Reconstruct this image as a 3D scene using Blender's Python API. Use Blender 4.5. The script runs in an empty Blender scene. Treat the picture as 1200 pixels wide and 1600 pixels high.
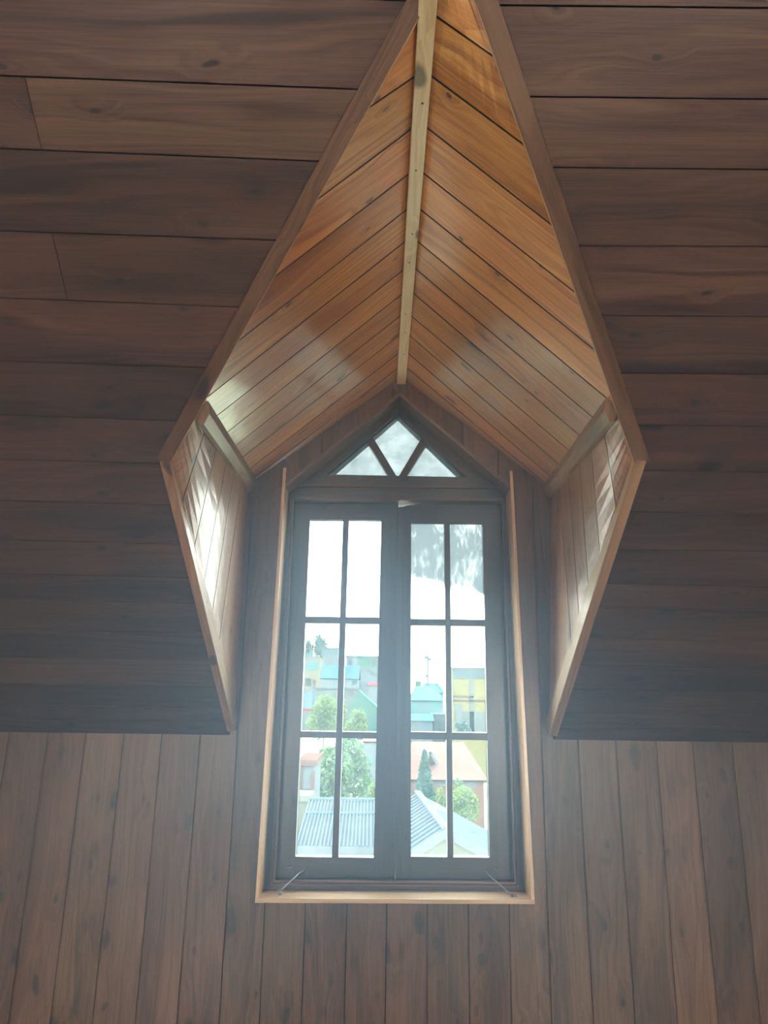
import bpy, math, random
from mathutils import Vector, Matrix

# ------------------------------------------------------------------ camera, sky, lights, exposure
scene = bpy.context.scene
COL = scene.collection
F_PX = 1148.0
CAM = Vector((-0.0557, -2.7, 1.6))
RIGHT = Vector((0.9999, -0.0035, 0.0135)).normalized()
UP = Vector((-0.0139, -0.2329, 0.9724))
UP = (UP - RIGHT * UP.dot(RIGHT)).normalized()
FWD = UP.cross(RIGHT).normalized()
cam_data = bpy.data.cameras.new('camera')
cam = bpy.data.objects.new('camera', cam_data)
COL.objects.link(cam)
cam_data.sensor_fit = 'VERTICAL'
cam_data.sensor_height = 36.0
cam_data.sensor_width = 27.0
cam_data.lens = F_PX / 1600.0 * 36.0
cam_data.clip_start = 0.02
cam_data.clip_end = 2000
cam.matrix_world = Matrix(((RIGHT.x, UP.x, -FWD.x, CAM.x), (RIGHT.y, UP.y, -FWD.y, CAM.y),
                           (RIGHT.z, UP.z, -FWD.z, CAM.z), (0, 0, 0, 1)))
scene.camera = cam
vs = scene.view_settings
vs.view_transform = 'Standard'
vs.look = 'None'
vs.gamma = 1.0
vs.use_curve_mapping = False
vs.exposure = 1.05

SKY = 10.0
world = bpy.data.worlds.new('overcast_sky')
scene.world = world
world.use_nodes = True
nt = world.node_tree
nt.nodes.clear()
tc = nt.nodes.new('ShaderNodeTexCoord')
sep = nt.nodes.new('ShaderNodeSeparateXYZ')
nt.links.new(tc.outputs['Generated'], sep.inputs[0])
rp = nt.nodes.new('ShaderNodeValToRGB')
rp.color_ramp.elements[0].position = 0.0
rp.color_ramp.elements[0].color = (0.86, 0.96, 0.98, 1)
rp.color_ramp.elements[1].position = 0.9
rp.color_ramp.elements[1].color = (0.72, 0.84, 1.0, 1)
nt.links.new(sep.outputs['Z'], rp.inputs[0])
bg = nt.nodes.new('ShaderNodeBackground')
bg.inputs['Strength'].default_value = SKY
nt.links.new(rp.outputs[0], bg.inputs['Color'])
wo = nt.nodes.new('ShaderNodeOutputWorld')
nt.links.new(bg.outputs[0], wo.inputs['Surface'])


def area(name, loc, direction, sx, sy, power, color):
    l = bpy.data.lights.new(name, 'AREA')
    l.shape = 'RECTANGLE'
    l.size, l.size_y = sx, sy
    l.energy = power
    l.color = color
    o = bpy.data.objects.new(name, l)
    COL.objects.link(o)
    o.location = loc
    o.rotation_euler = Vector(direction).to_track_quat('-Z', 'Y').to_euler()
    return o


# added fill lamps, set in two made-up windows of the unseen back wall
for sx_ in (-1, 1):
    area('back_window_fill', (sx_ * 1.72, -5.15, 1.2), (-sx_ * 0.15, 1, -0.05), 0.95, 1.3, 21, (1.0, 0.87, 0.72))
# portal: only guides the sky light through the dormer window
p_ = area('dormer_window_portal', (0.0, 0.24, 1.82), (0, -1, 0), 1.0, 1.9, 1, (1, 1, 1))
p_.data.cycles.is_portal = True

# ------------------------------------------------------------------ helpers
random.seed(7)


def ray_at(px, py, Y):
    """world point seen at photo position (px, py) at distance plane y = Y"""
    d = FWD + RIGHT * ((px - 600) / F_PX) + UP * ((800 - py) / F_PX)
    return CAM + d * ((Y - CAM.y) / d.y)


def tag(o, label=None, cat=None, group=None, kind=None):
    if label: o['label'] = label
    if cat: o['category'] = cat
    if group: o['group'] = group
    if kind: o['kind'] = kind
    return o


def base_of(o):
    return Vector(o.location) if o is not None else Vector((0, 0, 0))


def world_of(o):
    v = Vector((0, 0, 0))
    while o is not None:
        v += Vector(o.location)
        o = o.parent
    return v


def empty(name, loc, parent=None):
    o = bpy.data.objects.new(name, None)
    COL.objects.link(o)
    o.empty_display_size = 0.1
    o.location = Vector(loc)
    if parent is not None:
        o.parent = parent
        o.location = Vector(loc) - world_of(parent)
    return o


class MB:
    def __init__(self):
        self.v, self.f, self.uv, self.r, self.m = [], [], [], [], []

    def face(self, pts, udir, r, m=0, off=(0, 0), vdir=None):
        n = Vector((0, 0, 0))
        c = pts[0]
        for i in range(1, len(pts) - 1):
            n += (pts[i] - c).cross(pts[i + 1] - c)
        if n.length < 1e-12: return
        n.normalize()
        u = Vector(udir)
        w = n.cross(u)
        if w.length < 0.2: w = Vector((0.3, 0.7, 0.6)).cross(n)
        w.normalize()
        if vdir is not None: w = Vector(vdir)
        b = len(self.v)
        self.v += [tuple(p) for p in pts]
        self.f.append(list(range(b, b + len(pts))))
        self.uv.append([(p.dot(u) + off[0], abs(1.0) * p.dot(w) + off[1]) for p in pts])
        self.r.append(r)
        self.m.append(m)

    def prism(self, poly, ext, udir, r=None, m=0):
        poly = [Vector(p) for p in poly]
        ext = Vector(ext)
        if r is None: r = random.random()
        n = Vector((0, 0, 0))
        for i in range(1, len(poly) - 1):
            n += (poly[i] - poly[0]).cross(poly[i + 1] - poly[0])
        if n.dot(ext) > 0: poly = poly[::-1]
        off = (r * 41.3, r * 17.7)
        self.face(poly, udir, r, m, off)
        back = [p + ext for p in poly]
        self.face(back[::-1], udir, r, m, off)
        k = len(poly)
        for i in range(k):
            a, b = poly[i], poly[(i + 1) % k]
            self.face([a, a + ext, b + ext, b], udir, r, m, off)

    def box(self, lo, hi, udir=(1, 0, 0), r=None, m=0):
        x0, y0, z0 = lo
        x1, y1, z1 = hi
        self.prism([(x0, y0, z0), (x1, y0, z0), (x1, y0, z1), (x0, y0, z1)], (0, y1 - y0, 0), udir, r, m)

    def beam(self, A, B, up, w, h, r=None, m=0, ends=None):
        """bar from A to B, width w across, height h along up"""
        A, B, up = Vector(A), Vector(B), Vector(up)
        d = (B - A).normalized()
        s = d.cross(up).normalized()
        up = s.cross(d).normalized()
        q = [A + s * w / 2 - up * h / 2, A - s * w / 2 - up * h / 2, A - s * w / 2 + up * h / 2, A + s * w / 2 + up * h / 2]
        self.prism(q, B - A, d, r, m)

    def tube(self, pts, rad, seg=8, m=0, r=0.5):
        pts = [Vector(p) for p in pts]
        rings = []
        for i, p in enumerate(pts):
            d = (pts[min(i + 1, len(pts) - 1)] - pts[max(i - 1, 0)]).normalized()
            a = d.cross(Vector((0.12, 0.3, 0.9))).normalized()
            b = d.cross(a)
            rr = rad[i] if isinstance(rad, (list, tuple)) else rad
            rings.append([p + (a * math.cos(t) + b * math.sin(t)) * rr for t in [2 * math.pi * k / seg for k in range(seg)]])
        for i in range(len(rings) - 1):
            for k in range(seg):
                k2 = (k + 1) % seg
                self.face([rings[i][k], rings[i][k2], rings[i + 1][k2], rings[i + 1][k]], (0, 0, 1), r, m)
        self.face(rings[0][::-1], (1, 0, 0), r, m)
        self.face(rings[-1], (1, 0, 0), r, m)

    def build(self, name, mats, parent=None, bevel=0.0, smooth=False, merge=False):
        me = bpy.data.meshes.new(name)
        V = self.v
        if parent is None:
            xs = [p[0] for p in V]; ys = [p[1] for p in V]; zs = [p[2] for p in V]
            org = Vector(((min(xs) + max(xs)) / 2, (min(ys) + max(ys)) / 2, min(zs)))
        else:
            org = world_of(parent)
        me.from_pydata([(p[0] - org.x, p[1] - org.y, p[2] - org.z) for p in V], [], self.f)
        uvl = me.uv_layers.new(name='UVMap')
        k = 0
        for fu in self.uv:
            for t in fu:
                uvl.data[k].uv = t
                k += 1
        at = me.attributes.new('rnd', 'FLOAT', 'FACE')
        at.data.foreach_set('value', self.r)
        if not isinstance(mats, (list, tuple)): mats = [mats]
        for m in mats: me.materials.append(m)
        me.polygons.foreach_set('material_index', self.m)
        if smooth: me.polygons.foreach_set('use_smooth', [True] * len(self.f))
        me.update()
        o = bpy.data.objects.new(name, me)
        COL.objects.link(o)
        if parent is None:
            o.location = org
        else:
            o.parent = parent
        if merge or bevel:
            w = o.modifiers.new('weld', 'WELD')
            w.merge_threshold = 0.0002
        if bevel:
            b = o.modifiers.new('bevel', 'BEVEL')
            b.width = bevel
            b.segments = 2
            b.limit_method = 'ANGLE'
            b.angle_limit = math.radians(40)
        return o


def clip(poly, a, b, c):
    """keep the part of a 2D polygon where a*x + b*y <= c"""
    out = []
    n = len(poly)
    for i in range(n):
        p, q = poly[i], poly[(i + 1) % n]
        dp, dq = a * p[0] + b * p[1] - c, a * q[0] + b * q[1] - c
        if dp <= 0: out.append(p)
        if (dp < 0 < dq) or (dq < 0 < dp):
            t = dp / (dp - dq)
            out.append((p[0] + (q[0] - p[0]) * t, p[1] + (q[1] - p[1]) * t))
    return out if len(out) > 2 else []


def area2(poly):
    return abs(sum(poly[i][0] * poly[(i + 1) % len(poly)][1] - poly[(i + 1) % len(poly)][0] * poly[i][1]
                   for i in range(len(poly)))) / 2


# ------------------------------------------------------------------ materials
def new_mat(name):
    m = bpy.data.materials.new(name)
    m.use_nodes = True
    t = m.node_tree
    t.nodes.clear()
    out = t.nodes.new('ShaderNodeOutputMaterial')
    return m, t, out


def N(t, kind, **kw):
    n = t.nodes.new(kind)
    for k, v in kw.items(): setattr(n, k, v)
    return n


def math_node(t, op, a, b=None, c=None, clampv=False):
    n = t.nodes.new('ShaderNodeMath')
    n.operation = op
    n.use_clamp = clampv
    for i, x in enumerate((a, b, c)):
        if x is None: continue
        if isinstance(x, (int, float)): n.inputs[i].default_value = x
        else: t.links.new(x, n.inputs[i])
    return n.outputs[0]


def mix_col(t, fac, a, b, mode='MIX'):
    n = t.nodes.new('ShaderNodeMix')
    n.data_type = 'RGBA'
    n.blend_type = mode
    n.clamp_factor = True
    for sock, x in ((n.inputs[0], fac), (n.inputs[6], a), (n.inputs[7], b)):
        if isinstance(x, (int, float)): sock.default_value = x
        elif isinstance(x, (tuple, list)): sock.default_value = (*x[:3], 1)
        else: t.links.new(x, sock)
    return n.outputs[2]


def wood(name, dark, mid, light, rough=0.34, coat=0.5, coat_rough=0.18, knots=1.0, vary=0.5, greyed=0.0, spec=0.5, bump=0.25, coat_ior=1.5, ksize=1.0):
    m, t, out = new_mat(name)
    L = t.links.new
    uv = N(t, 'ShaderNodeUVMap')
    at = N(t, 'ShaderNodeAttribute', attribute_name='rnd')
    rnd = at.outputs['Fac']
    sep = N(t, 'ShaderNodeSeparateXYZ')
    L(uv.outputs[0], sep.inputs[0])
    u, v = sep.outputs[0], sep.outputs[1]

    def vec(x, y, z=0.0):
        c = N(t, 'ShaderNodeCombineXYZ')
        for i, s in enumerate((x, y, z)):
            if isinstance(s, (int, float)): c.inputs[i].default_value = s
            else: L(s, c.inputs[i])
        return c.outputs[0]

    def noise(vecs, scale=1.0, detail=2.0, rough_=0.5):
        n = N(t, 'ShaderNodeTexNoise')
        n.inputs['Scale'].default_value = scale
        n.inputs['Detail'].default_value = detail
        n.inputs['Roughness'].default_value = rough_
        L(vecs, n.inputs['Vector'])
        return n.outputs['Fac']

    rz = math_node(t, 'MULTIPLY', rnd, 91.0)
    # knots: cells along the board, only some of which hold a knot
    wob = noise(vec(u, v, rz), 9.0, 2.0)
    ku = math_node(t, 'MULTIPLY_ADD', u, 4.2, math_node(t, 'MULTIPLY', wob, 0.35))
    kv = math_node(t, 'MULTIPLY_ADD', v, 8.5, math_node(t, 'MULTIPLY', wob, 0.35))
    vo = N(t, 'ShaderNodeTexVoronoi', voronoi_dimensions='2D')
    vo.inputs['Scale'].default_value = 1.0
    vo.inputs['Randomness'].default_value = 0.9
    L(vec(ku, kv), vo.inputs['Vector'])
    kd = vo.outputs['Distance']
    sc = N(t, 'ShaderNodeSeparateColor')
    L(vo.outputs['Color'], sc.inputs[0])
    has = math_node(t, 'GREATER_THAN', sc.outputs[0], 0.62 - 0.1 * knots)
    rad = math_node(t, 'MULTIPLY_ADD', math_node(t, 'POWER', sc.outputs[1], 3.0), 0.11 * ksize, 0.055 * ksize)
    kn = math_node(t, 'SUBTRACT', 1.0, math_node(t, 'DIVIDE', kd, rad))
    kn = math_node(t, 'MULTIPLY', math_node(t, 'MULTIPLY', kn, 2.2, None, True), has)
    halo = math_node(t, 'SUBTRACT', 1.0, math_node(t, 'DIVIDE', kd, math_node(t, 'MULTIPLY', rad, 4.5)))
    halo = math_node(t, 'MULTIPLY', math_node(t, 'MULTIPLY', halo, 1.0, None, True), has)
    # growth rings run along the board and bend round the knots
    slow = noise(vec(math_node(t, 'MULTIPLY', u, 0.9), math_node(t, 'MULTIPLY', v, 7.0), rz), 1.0, 2.0)
    vb = math_node(t, 'ADD', math_node(t, 'MULTIPLY', v, 52.0), math_node(t, 'MULTIPLY', slow, 16.0))
    vb = math_node(t, 'ADD', vb, math_node(t, 'MULTIPLY', halo, 2.2))
    ring = noise(vec(math_node(t, 'MULTIPLY', u, 0.8), vb, rz), 1.0, 3.0, 0.6)
    fine = noise(vec(math_node(t, 'MULTIPLY', u, 7.0), math_node(t, 'MULTIPLY', v, 330.0), rz), 1.0, 2.0)
    blot = noise(vec(math_node(t, 'MULTIPLY', u, 1.6), math_node(t, 'MULTIPLY', v, 9.0), math_node(t, 'ADD', rz, 5.0)), 1.0, 2.0)
    g = math_node(t, 'ADD', math_node(t, 'MULTIPLY', ring, 0.66), math_node(t, 'MULTIPLY', fine, 0.30))
    g = math_node(t, 'ADD', g, math_node(t, 'MULTIPLY', blot, 0.3))
    g = math_node(t, 'SUBTRACT', g, 0.13)
    g = math_node(t, 'ADD', g, math_node(t, 'MULTIPLY', math_node(t, 'SUBTRACT', rnd, 0.5), 0.16 * vary))
    cr = N(t, 'ShaderNodeValToRGB')
    e = cr.color_ramp.elements
    e[0].position, e[0].color = 0.36, (*dark, 1)
    e[1].position, e[1].color = 0.67, (*light, 1)
    k = e.new(0.52)
    k.color = (*mid, 1)
    L(g, cr.inputs[0])
    col = cr.outputs[0]
    # board to board tone
    tone = math_node(t, 'MULTIPLY_ADD', math_node(t, 'FRACT', math_node(t, 'MULTIPLY', rnd, 13.7)), 0.55 * vary, 1.0 - 0.3 * vary)
    hs = N(t, 'ShaderNodeHueSaturation')
    L(math_node(t, 'MULTIPLY_ADD', math_node(t, 'FRACT', math_node(t, 'MULTIPLY', rnd, 7.3)), 0.022 * vary, 0.5 - 0.014 * vary), hs.inputs['Hue'])
    L(tone, hs.inputs['Value'])
    hs.inputs['Saturation'].default_value = 1.0 - greyed
    L(col, hs.inputs['Color'])
    col = hs.outputs[0]
    kc = tuple(c * 0.22 for c in dark)
    col = mix_col(t, math_node(t, 'MULTIPLY', halo, 0.28), col, dark)
    col = mix_col(t, math_node(t, 'MULTIPLY', kn, 0.88), col, kc)
    b = N(t, 'ShaderNodeBsdfPrincipled')
    L(col, b.inputs['Base Color'])
    b.inputs['Roughness'].default_value = rough
    b.inputs['Specular IOR Level'].default_value = spec
    b.inputs['Coat Weight'].default_value = coat
    b.inputs['Coat Roughness'].default_value = coat_rough
    b.inputs['Coat IOR'].default_value = coat_ior
    bp = N(t, 'ShaderNodeBump')
    bp.inputs['Strength'].default_value = bump
    bp.inputs['Distance'].default_value = 0.003
    cup = noise(vec(math_node(t, 'MULTIPLY', u, 2.5), math_node(t, 'MULTIPLY', v, 14.0), rz), 1.0, 1.0)
    L(math_node(t, 'ADD', math_node(t, 'MULTIPLY', fine, 0.10), cup), bp.inputs['Height'])
    L(bp.outputs[0], b.inputs['Normal'])
    L(bp.outputs[0], b.inputs['Coat Normal'])
    L(b.outputs[0], out.inputs[0])
    return m


def plain(name, color, rough=0.7, metal=0.0, noise_amt=0.25, scale=6.0, color2=None, wave=None, spec=0.5):
    m, t, out = new_mat(name)
    L = t.links.new
    tc_ = N(t, 'ShaderNodeTexCoord')
    no = N(t, 'ShaderNodeTexNoise')
    no.inputs['Scale'].default_value = scale
    no.inputs['Detail'].default_value = 4
    L(tc_.outputs['Object'], no.inputs['Vector'])
    c2 = color2 if color2 else tuple(c * (1 - noise_amt) for c in color)
    rmp = N(t, 'ShaderNodeValToRGB')
    rmp.color_ramp.elements[0].position = 0.35
    rmp.color_ramp.elements[0].color = (*c2, 1)
    rmp.color_ramp.elements[1].position = 0.65
    rmp.color_ramp.elements[1].color = (*color, 1)
    L(no.outputs['Fac'], rmp.inputs[0])
    b = N(t, 'ShaderNodeBsdfPrincipled')
    L(rmp.outputs[0], b.inputs['Base Color'])
    b.inputs['Roughness'].default_value = rough
    b.inputs['Metallic'].default_value = metal
    b.inputs['Specular IOR Level'].default_value = spec
    L(b.outputs[0], out.inputs[0])
    return m


def glass(name, dirt=0.0, frost=0.0, smear=False, seed=0.0, zlow=None, film_t=(0.10, 0.14, 0.15), film_d=(0.50, 0.58, 0.60)):
    m, t, out = new_mat(name)
    L = t.links.new
    tc_ = N(t, 'ShaderNodeTexCoord')
    tr = N(t, 'ShaderNodeBsdfTransparent')
    tr.inputs[0].default_value = (0.93, 0.985, 0.985, 1)
    gl = N(t, 'ShaderNodeBsdfGlossy')
    gl.inputs['Roughness'].default_value = 0.03
    lw = N(t, 'ShaderNodeLayerWeight')
    lw.inputs['Blend'].default_value = 0.5
    fr_ = math_node(t, 'MULTIPLY_ADD', math_node(t, 'POWER', lw.outputs['Facing'], 5.0), 0.6, 0.02)
    mx = N(t, 'ShaderNodeMixShader')
    L(fr_, mx.inputs[0])
    L(tr.outputs[0], mx.inputs[1])
    L(gl.outputs[0], mx.inputs[2])
    no = N(t, 'ShaderNodeTexNoise')
    no.inputs['Scale'].default_value = 9.0
    no.inputs['Detail'].default_value = 6
    no.inputs['Roughness'].default_value = 0.75
    mp = N(t, 'ShaderNodeMapping')
    mp.inputs['Location'].default_value = (seed, seed * 1.7, 0)
    mp.inputs['Scale'].default_value = (3.0, 1.0, 1.1) if smear else (1.5, 1, 1.5)
    L(tc_.outputs['Object'], mp.inputs[0])
    L(mp.outputs[0], no.inputs['Vector'])
    # dirt film: scatters daylight and blocks part of the view
    film = N(t, 'ShaderNodeMixShader')
    film.inputs[0].default_value = 0.45
    d = N(t, 'ShaderNodeBsdfTranslucent')
    d.inputs[0].default_value = (*film_d, 1)
    t2 = N(t, 'ShaderNodeBsdfTransparent')
    t2.inputs[0].default_value = (*film_t, 1)
    L(t2.outputs[0], film.inputs[2])
    L(d.outputs[0], film.inputs[1])
    mx2 = N(t, 'ShaderNodeMixShader')
    if smear:
        geo = N(t, 'ShaderNodeSeparateXYZ')
        L(tc_.outputs['Object'], geo.inputs[0])
        edge = math_node(t, 'ADD', geo.outputs[2], math_node(t, 'MULTIPLY', no.outputs['Fac'], 0.16))
        edge = math_node(t, 'ADD', edge, math_node(t, 'MULTIPLY', geo.outputs[0], 0.27))
        mask = math_node(t, 'MULTIPLY', math_node(t, 'SUBTRACT', edge, zlow), 22.0, None, True)
        streak = math_node(t, 'MULTIPLY_ADD', no.outputs['Fac'], 1.1, 0.46, True)
        fac = math_node(t, 'MULTIPLY', mask, math_node(t, 'MULTIPLY', streak, dirt))
        L(fac, mx2.inputs[0])
    else:
        fac = math_node(t, 'ADD', math_node(t, 'MULTIPLY', math_node(t, 'MULTIPLY_ADD', no.outputs['Fac'], 3.0, -1.0, True), dirt), frost, None, True)
        L(fac, mx2.inputs[0])
    L(mx.outputs[0], mx2.inputs[1])
    L(film.outputs[0], mx2.inputs[2])
    L(mx2.outputs[0], out.inputs[0])
    return m


M = {}
M['board'] = wood('varnished_pine_boards', (0.036, 0.015, 0.009), (0.094, 0.042, 0.024), (0.145, 0.074, 0.044), rough=0.42, coat=0.25, coat_rough=0.25, vary=0.5)  # same pine, darkened so the slope carries its shade in the colour
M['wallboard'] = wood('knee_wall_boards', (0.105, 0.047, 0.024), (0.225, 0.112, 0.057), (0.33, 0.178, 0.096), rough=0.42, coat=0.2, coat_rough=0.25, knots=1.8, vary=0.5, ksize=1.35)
M['dormer'] = wood('glossy_orange_pine_boards', (0.36, 0.13, 0.035), (0.66, 0.29, 0.085), (0.80, 0.42, 0.15), rough=0.32, coat=1.0, coat_rough=0.20, knots=0.8, vary=0.55, spec=0.7, coat_ior=1.75, bump=0.2)  # same pine, lightened to carry window light in the colour
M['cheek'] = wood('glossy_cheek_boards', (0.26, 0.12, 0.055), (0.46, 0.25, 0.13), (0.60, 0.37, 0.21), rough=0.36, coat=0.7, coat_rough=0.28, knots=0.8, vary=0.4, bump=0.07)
M['trim'] = wood('brown_wood_batten', (0.09, 0.038, 0.018), (0.16, 0.078, 0.040), (0.22, 0.115, 0.062), rough=0.4, coat=0.3, knots=0.2)
M['rail'] = wood('pale_brown_batten', (0.22, 0.12, 0.06), (0.36, 0.21, 0.11), (0.46, 0.29, 0.16), rough=0.4, coat=0.3, knots=0.5)
M['edge'] = wood('painted_lit_edge', (0.36, 0.22, 0.10), (0.52, 0.34, 0.17), (0.62, 0.44, 0.24), rough=0.4, coat=0.5, knots=0.0, vary=0.2)  # pale tone paints the window-lit inner edge of the opening battens
M['pale'] = wood('pale_unstained_batten', (0.62, 0.40, 0.18), (0.80, 0.58, 0.31), (0.88, 0.70, 0.43), rough=0.4, coat=0.3, knots=0.3, vary=0.2)
M['liner'] = wood('honey_wood_liner', (0.60, 0.34, 0.16), (0.76, 0.48, 0.25), (0.86, 0.62, 0.38), rough=0.35, coat=0.8, knots=0.0, vary=0.2)
M['frame'] = wood('dark_stained_window_wood', (0.030, 0.020, 0.018), (0.055, 0.036, 0.030), (0.085, 0.056, 0.046), rough=0.4, coat=0.4, knots=0.0, vary=0.2)
M['dark'] = plain('dark_gap_backing', (0.02, 0.012, 0.008), 0.9)
M['floor'] = wood('floor_boards', (0.14, 0.06, 0.03), (0.26, 0.12, 0.06), (0.36, 0.19, 0.10), rough=0.4, knots=0.3)
M['metal'] = plain('dull_steel', (0.42, 0.42, 0.40), 0.35, 0.9)
M['nail'] = plain('dark_nail_head', (0.02, 0.015, 0.012), 0.6)
M['glass_clear'] = glass('clear_old_glass', dirt=0.04, frost=0.01)
M['glass_smear'] = glass('streaked_dirty_glass', dirt=1.0, smear=True, film_t=(0.34, 0.39, 0.41), film_d=(0.06, 0.07, 0.07), zlow=1.19, seed=2.0)
M['glass_frost'] = glass('cloudy_transom_glass', dirt=0.10, frost=0.90, film_t=(0.36, 0.41, 0.42), film_d=(0.06, 0.07, 0.07), seed=5.0)

# ------------------------------------------------------------------ the attic room
ALPHA = 0.7303                      # pitch of the main slope
CA, SA = math.cos(ALPHA), math.sin(ALPHA)
ZJ = 1.4442                         # where the slope meets the knee wall
SN = Vector((0, SA, CA))            # outward normal of the slope
HALF = 2.4
S_RIDGE = 3.9


def slope(x, s, off=0.0):
    return Vector((x, -s * CA, ZJ + s * SA)) - SN * off


# edge of the dormer opening in slope coordinates (x, s), from the joint up to the apex
EDGE_L = [(-0.575, -0.05), (-0.5724, 0.0603), (-0.6295, 1.1133), (-0.5437, 1.2437), (-0.1028, 1.9375), (-0.0018, 2.1035), (0.043, 2.2086)]
EDGE_R = [(0.535, -0.05), (0.5364, 0.1068), (0.6062, 1.1371), (0.5343, 1.2731), (0.2215, 1.8796), (0.1058, 2.1227), (0.043, 2.2086)]


def slope_side(mb, side, seams, joints):
    edge = (EDGE_L if side < 0 else EDGE_R) + [(0.043, 4.5)]
    G = 0.0017
    for i in range(len(seams) - 1):
        (a0, m0), (a1, m1) = seams[i], seams[i + 1]
        lo = lambda x: a0 + m0 * x + G
        hi = lambda x: a1 + m1 * x - G
        x0, x1 = (-HALF, 0.7) if side < 0 else (-0.7, HALF)
        cuts = [x0] + [j for (k, j) in joints if k == i] + [x1]
        for c in range(len(cuts) - 1):
            xa, xb = cuts[c] + (0.0008 if c else 0), cuts[c + 1] - (0.0008 if c < len(cuts) - 2 else 0)
            quad = [(xa, lo(xa)), (xb, lo(xb)), (xb, hi(xb)), (xa, hi(xa))]
            r = random.random()
            for j in range(len(edge) - 1):
                (ex0, s0), (ex1, s1) = edge[j], edge[j + 1]
                p = clip(quad, 0, -1, -s0)
                if p: p = clip(p, 0, 1, s1)
                if not p: continue
                # keep the outer side of the edge segment
                dx, ds = ex1 - ex0, s1 - s0
                A, B, C = ds, -dx, ds * ex0 - dx * s0      # A*x + B*s = C on the line, larger x is positive
                p = clip(p, A, B, C) if side < 0 else clip(p, -A, -B, -C)
                if not p or area2(p) < 1e-5: continue
                mb.prism([slope(x, s) for x, s in p], SN * 0.016, (1, 0, 0), r, 0)


SEAM_R = [(1.9647, 0.0027), (1.8349, 0.0037), (1.6724, 0.0107), (1.515, 0.0082), (1.371, 0.0064), (1.2295, 0.0044),
          (1.0995, -0.0047), (0.9587, 0.0047), (0.8279, 0.0024), (0.6993, -0.0015), (0.6063, -0.0055), (0.48, -0.0057),
          (0.3614, -0.0087), (0.2439, -0.0046), (0.126, -0.0017), (-0.004, 0)]
SEAM_L = [(1.9715, -0.0208), (1.8368, -0.0238), (1.674, -0.0194), (1.5159, -0.0266), (1.3644, -0.0194), (1.2108, -0.0244),
          (1.088, -0.0141), (0.9513, -0.0171), (0.8162, -0.0153), (0.6965, -0.008), (0.593, -0.0109), (0.4668, -0.011),
          (0.3467, -0.0087), (0.2234, -0.005), (0.1246, 0.0), (-0.004, 0)]
up_l = [(1.9715 + 0.148 * k, -0.0208) for k in range(13, 0, -1)]
up_r = [(1.9647 + 0.150 * k, 0.003) for k in range(13, 0, -1)]
SEAM_L = (up_l + SEAM_L)[::-1]
SEAM_R = (up_r + SEAM_R)[::-1]
mb = MB()
slope_side(mb, -1, SEAM_L, [(14, -0.78), (12, -0.80), (17, -1.3), (5, -1.6)])
slope_side(mb, 1, SEAM_R, [(9, 1.7), (16, 1.4)])
# continuous dark backing behind the boards, with the dormer left open
for side in (-1, 1):
    edge = (EDGE_L if side < 0 else EDGE_R) + [(0.043, S_RIDGE)]
    for j in range(len(edge) - 1):
        (ex0, s0), (ex1, s1) = edge[j], edge[j + 1]
        X = HALF * side + 0.05 * side
        o_ = side * 0.03
        mb.prism([slope(ex0 + o_, s0, -0.0165), slope(X, s0, -0.0165), slope(X, s1, -0.0165), slope(ex1 + o_, s1, -0.0165)], SN * 0.05, (1, 0, 0), 0.5, 1)
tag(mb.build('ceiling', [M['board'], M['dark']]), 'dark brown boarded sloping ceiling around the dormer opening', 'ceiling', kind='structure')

# ---- knee wall and dormer front wall, vertical boards
OPEN = [(-0.4557, 0.9113), (0.4553, 0.9188), (0.4242, 2.3412), (0.0017, 2.7153), (-0.4316, 2.3415)]   # window opening (x, z)
OPEN_B = [(-0.4657, 0.9030), (0.4653, 0.9100), (0.4342, 2.3460), (0.0017, 2.7290), (-0.4416, 2.3460)]
GABLE = [(-0.580, 2.345), (0.006, 2.797), (0.590, 2.341)]


def subtract(poly, hole):
    """pieces of poly outside a convex counter-clockwise hole"""
    out = []
    cur = poly
    if max(p[0] for p in poly) <= min(p[0] for p in hole) or min(p[0] for p in poly) >= max(p[0] for p in hole): return [poly]
    hole = hole[1:] + hole[:1]
    for i in range(len(hole)):
        (x0, y0), (x1, y1) = hole[i], hole[(i + 1) % len(hole)]
        dx, dy = x1 - x0, y1 - y0
        # inside: dx*(y-y0) - dy*(x-x0) >= 0
        c = dx * y0 - dy * x0
        outside = clip(cur, -dy, dx, c)
        if outside and area2(outside) > 1e-6: out.append(outside)
        cur = clip(cur, dy, -dx, -c)
        if not cur: break
    return out


seam_b = [-1.246, -1.112, -0.976, -0.837, -0.703, -0.566, -0.436, -0.300, -0.161, -0.028, 0.108, 0.246, 0.383, 0.512, 0.648, 0.783, 0.920, 1.053, 1.189]
tilt = [0.020, 0.018, 0.017, 0.011, 0.012, 0.006, 0.0, 0, 0, 0, 0, 0, 0, -0.001, -0.009, -0.011, -0.006, -0.012, -0.008]
while seam_b[0] > -HALF: seam_b.insert(0, seam_b[0] - 0.136); tilt.insert(0, 0.018)
while seam_b[-1] < HALF: seam_b.append(seam_b[-1] + 0.136); tilt.append(-0.009)
seams = [(x - 0.54 * tl / 0.9, tl / 0.9) for x, tl in zip(seam_b, tilt)]


def wall_regions(poly):
    """clip a wall polygon to the low wall and to the dormer front"""
    low = clip(poly, 0, 1, ZJ)
    hi = clip(poly, 0, -1, -ZJ)
    hi = clip(hi, -1, 0, 0.58) if hi else []
    hi = clip(hi, 1, 0, 0.59) if hi else []
    for k in range(2):
        if not hi: break
        (x0, z0), (x1, z1) = GABLE[k], GABLE[k + 1]
        mm = (z1 - z0) / (x1 - x0)
        hi = clip(hi, -mm, 1, z0 - mm * x0)
    return [p for p in (low, hi) if p]


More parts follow.
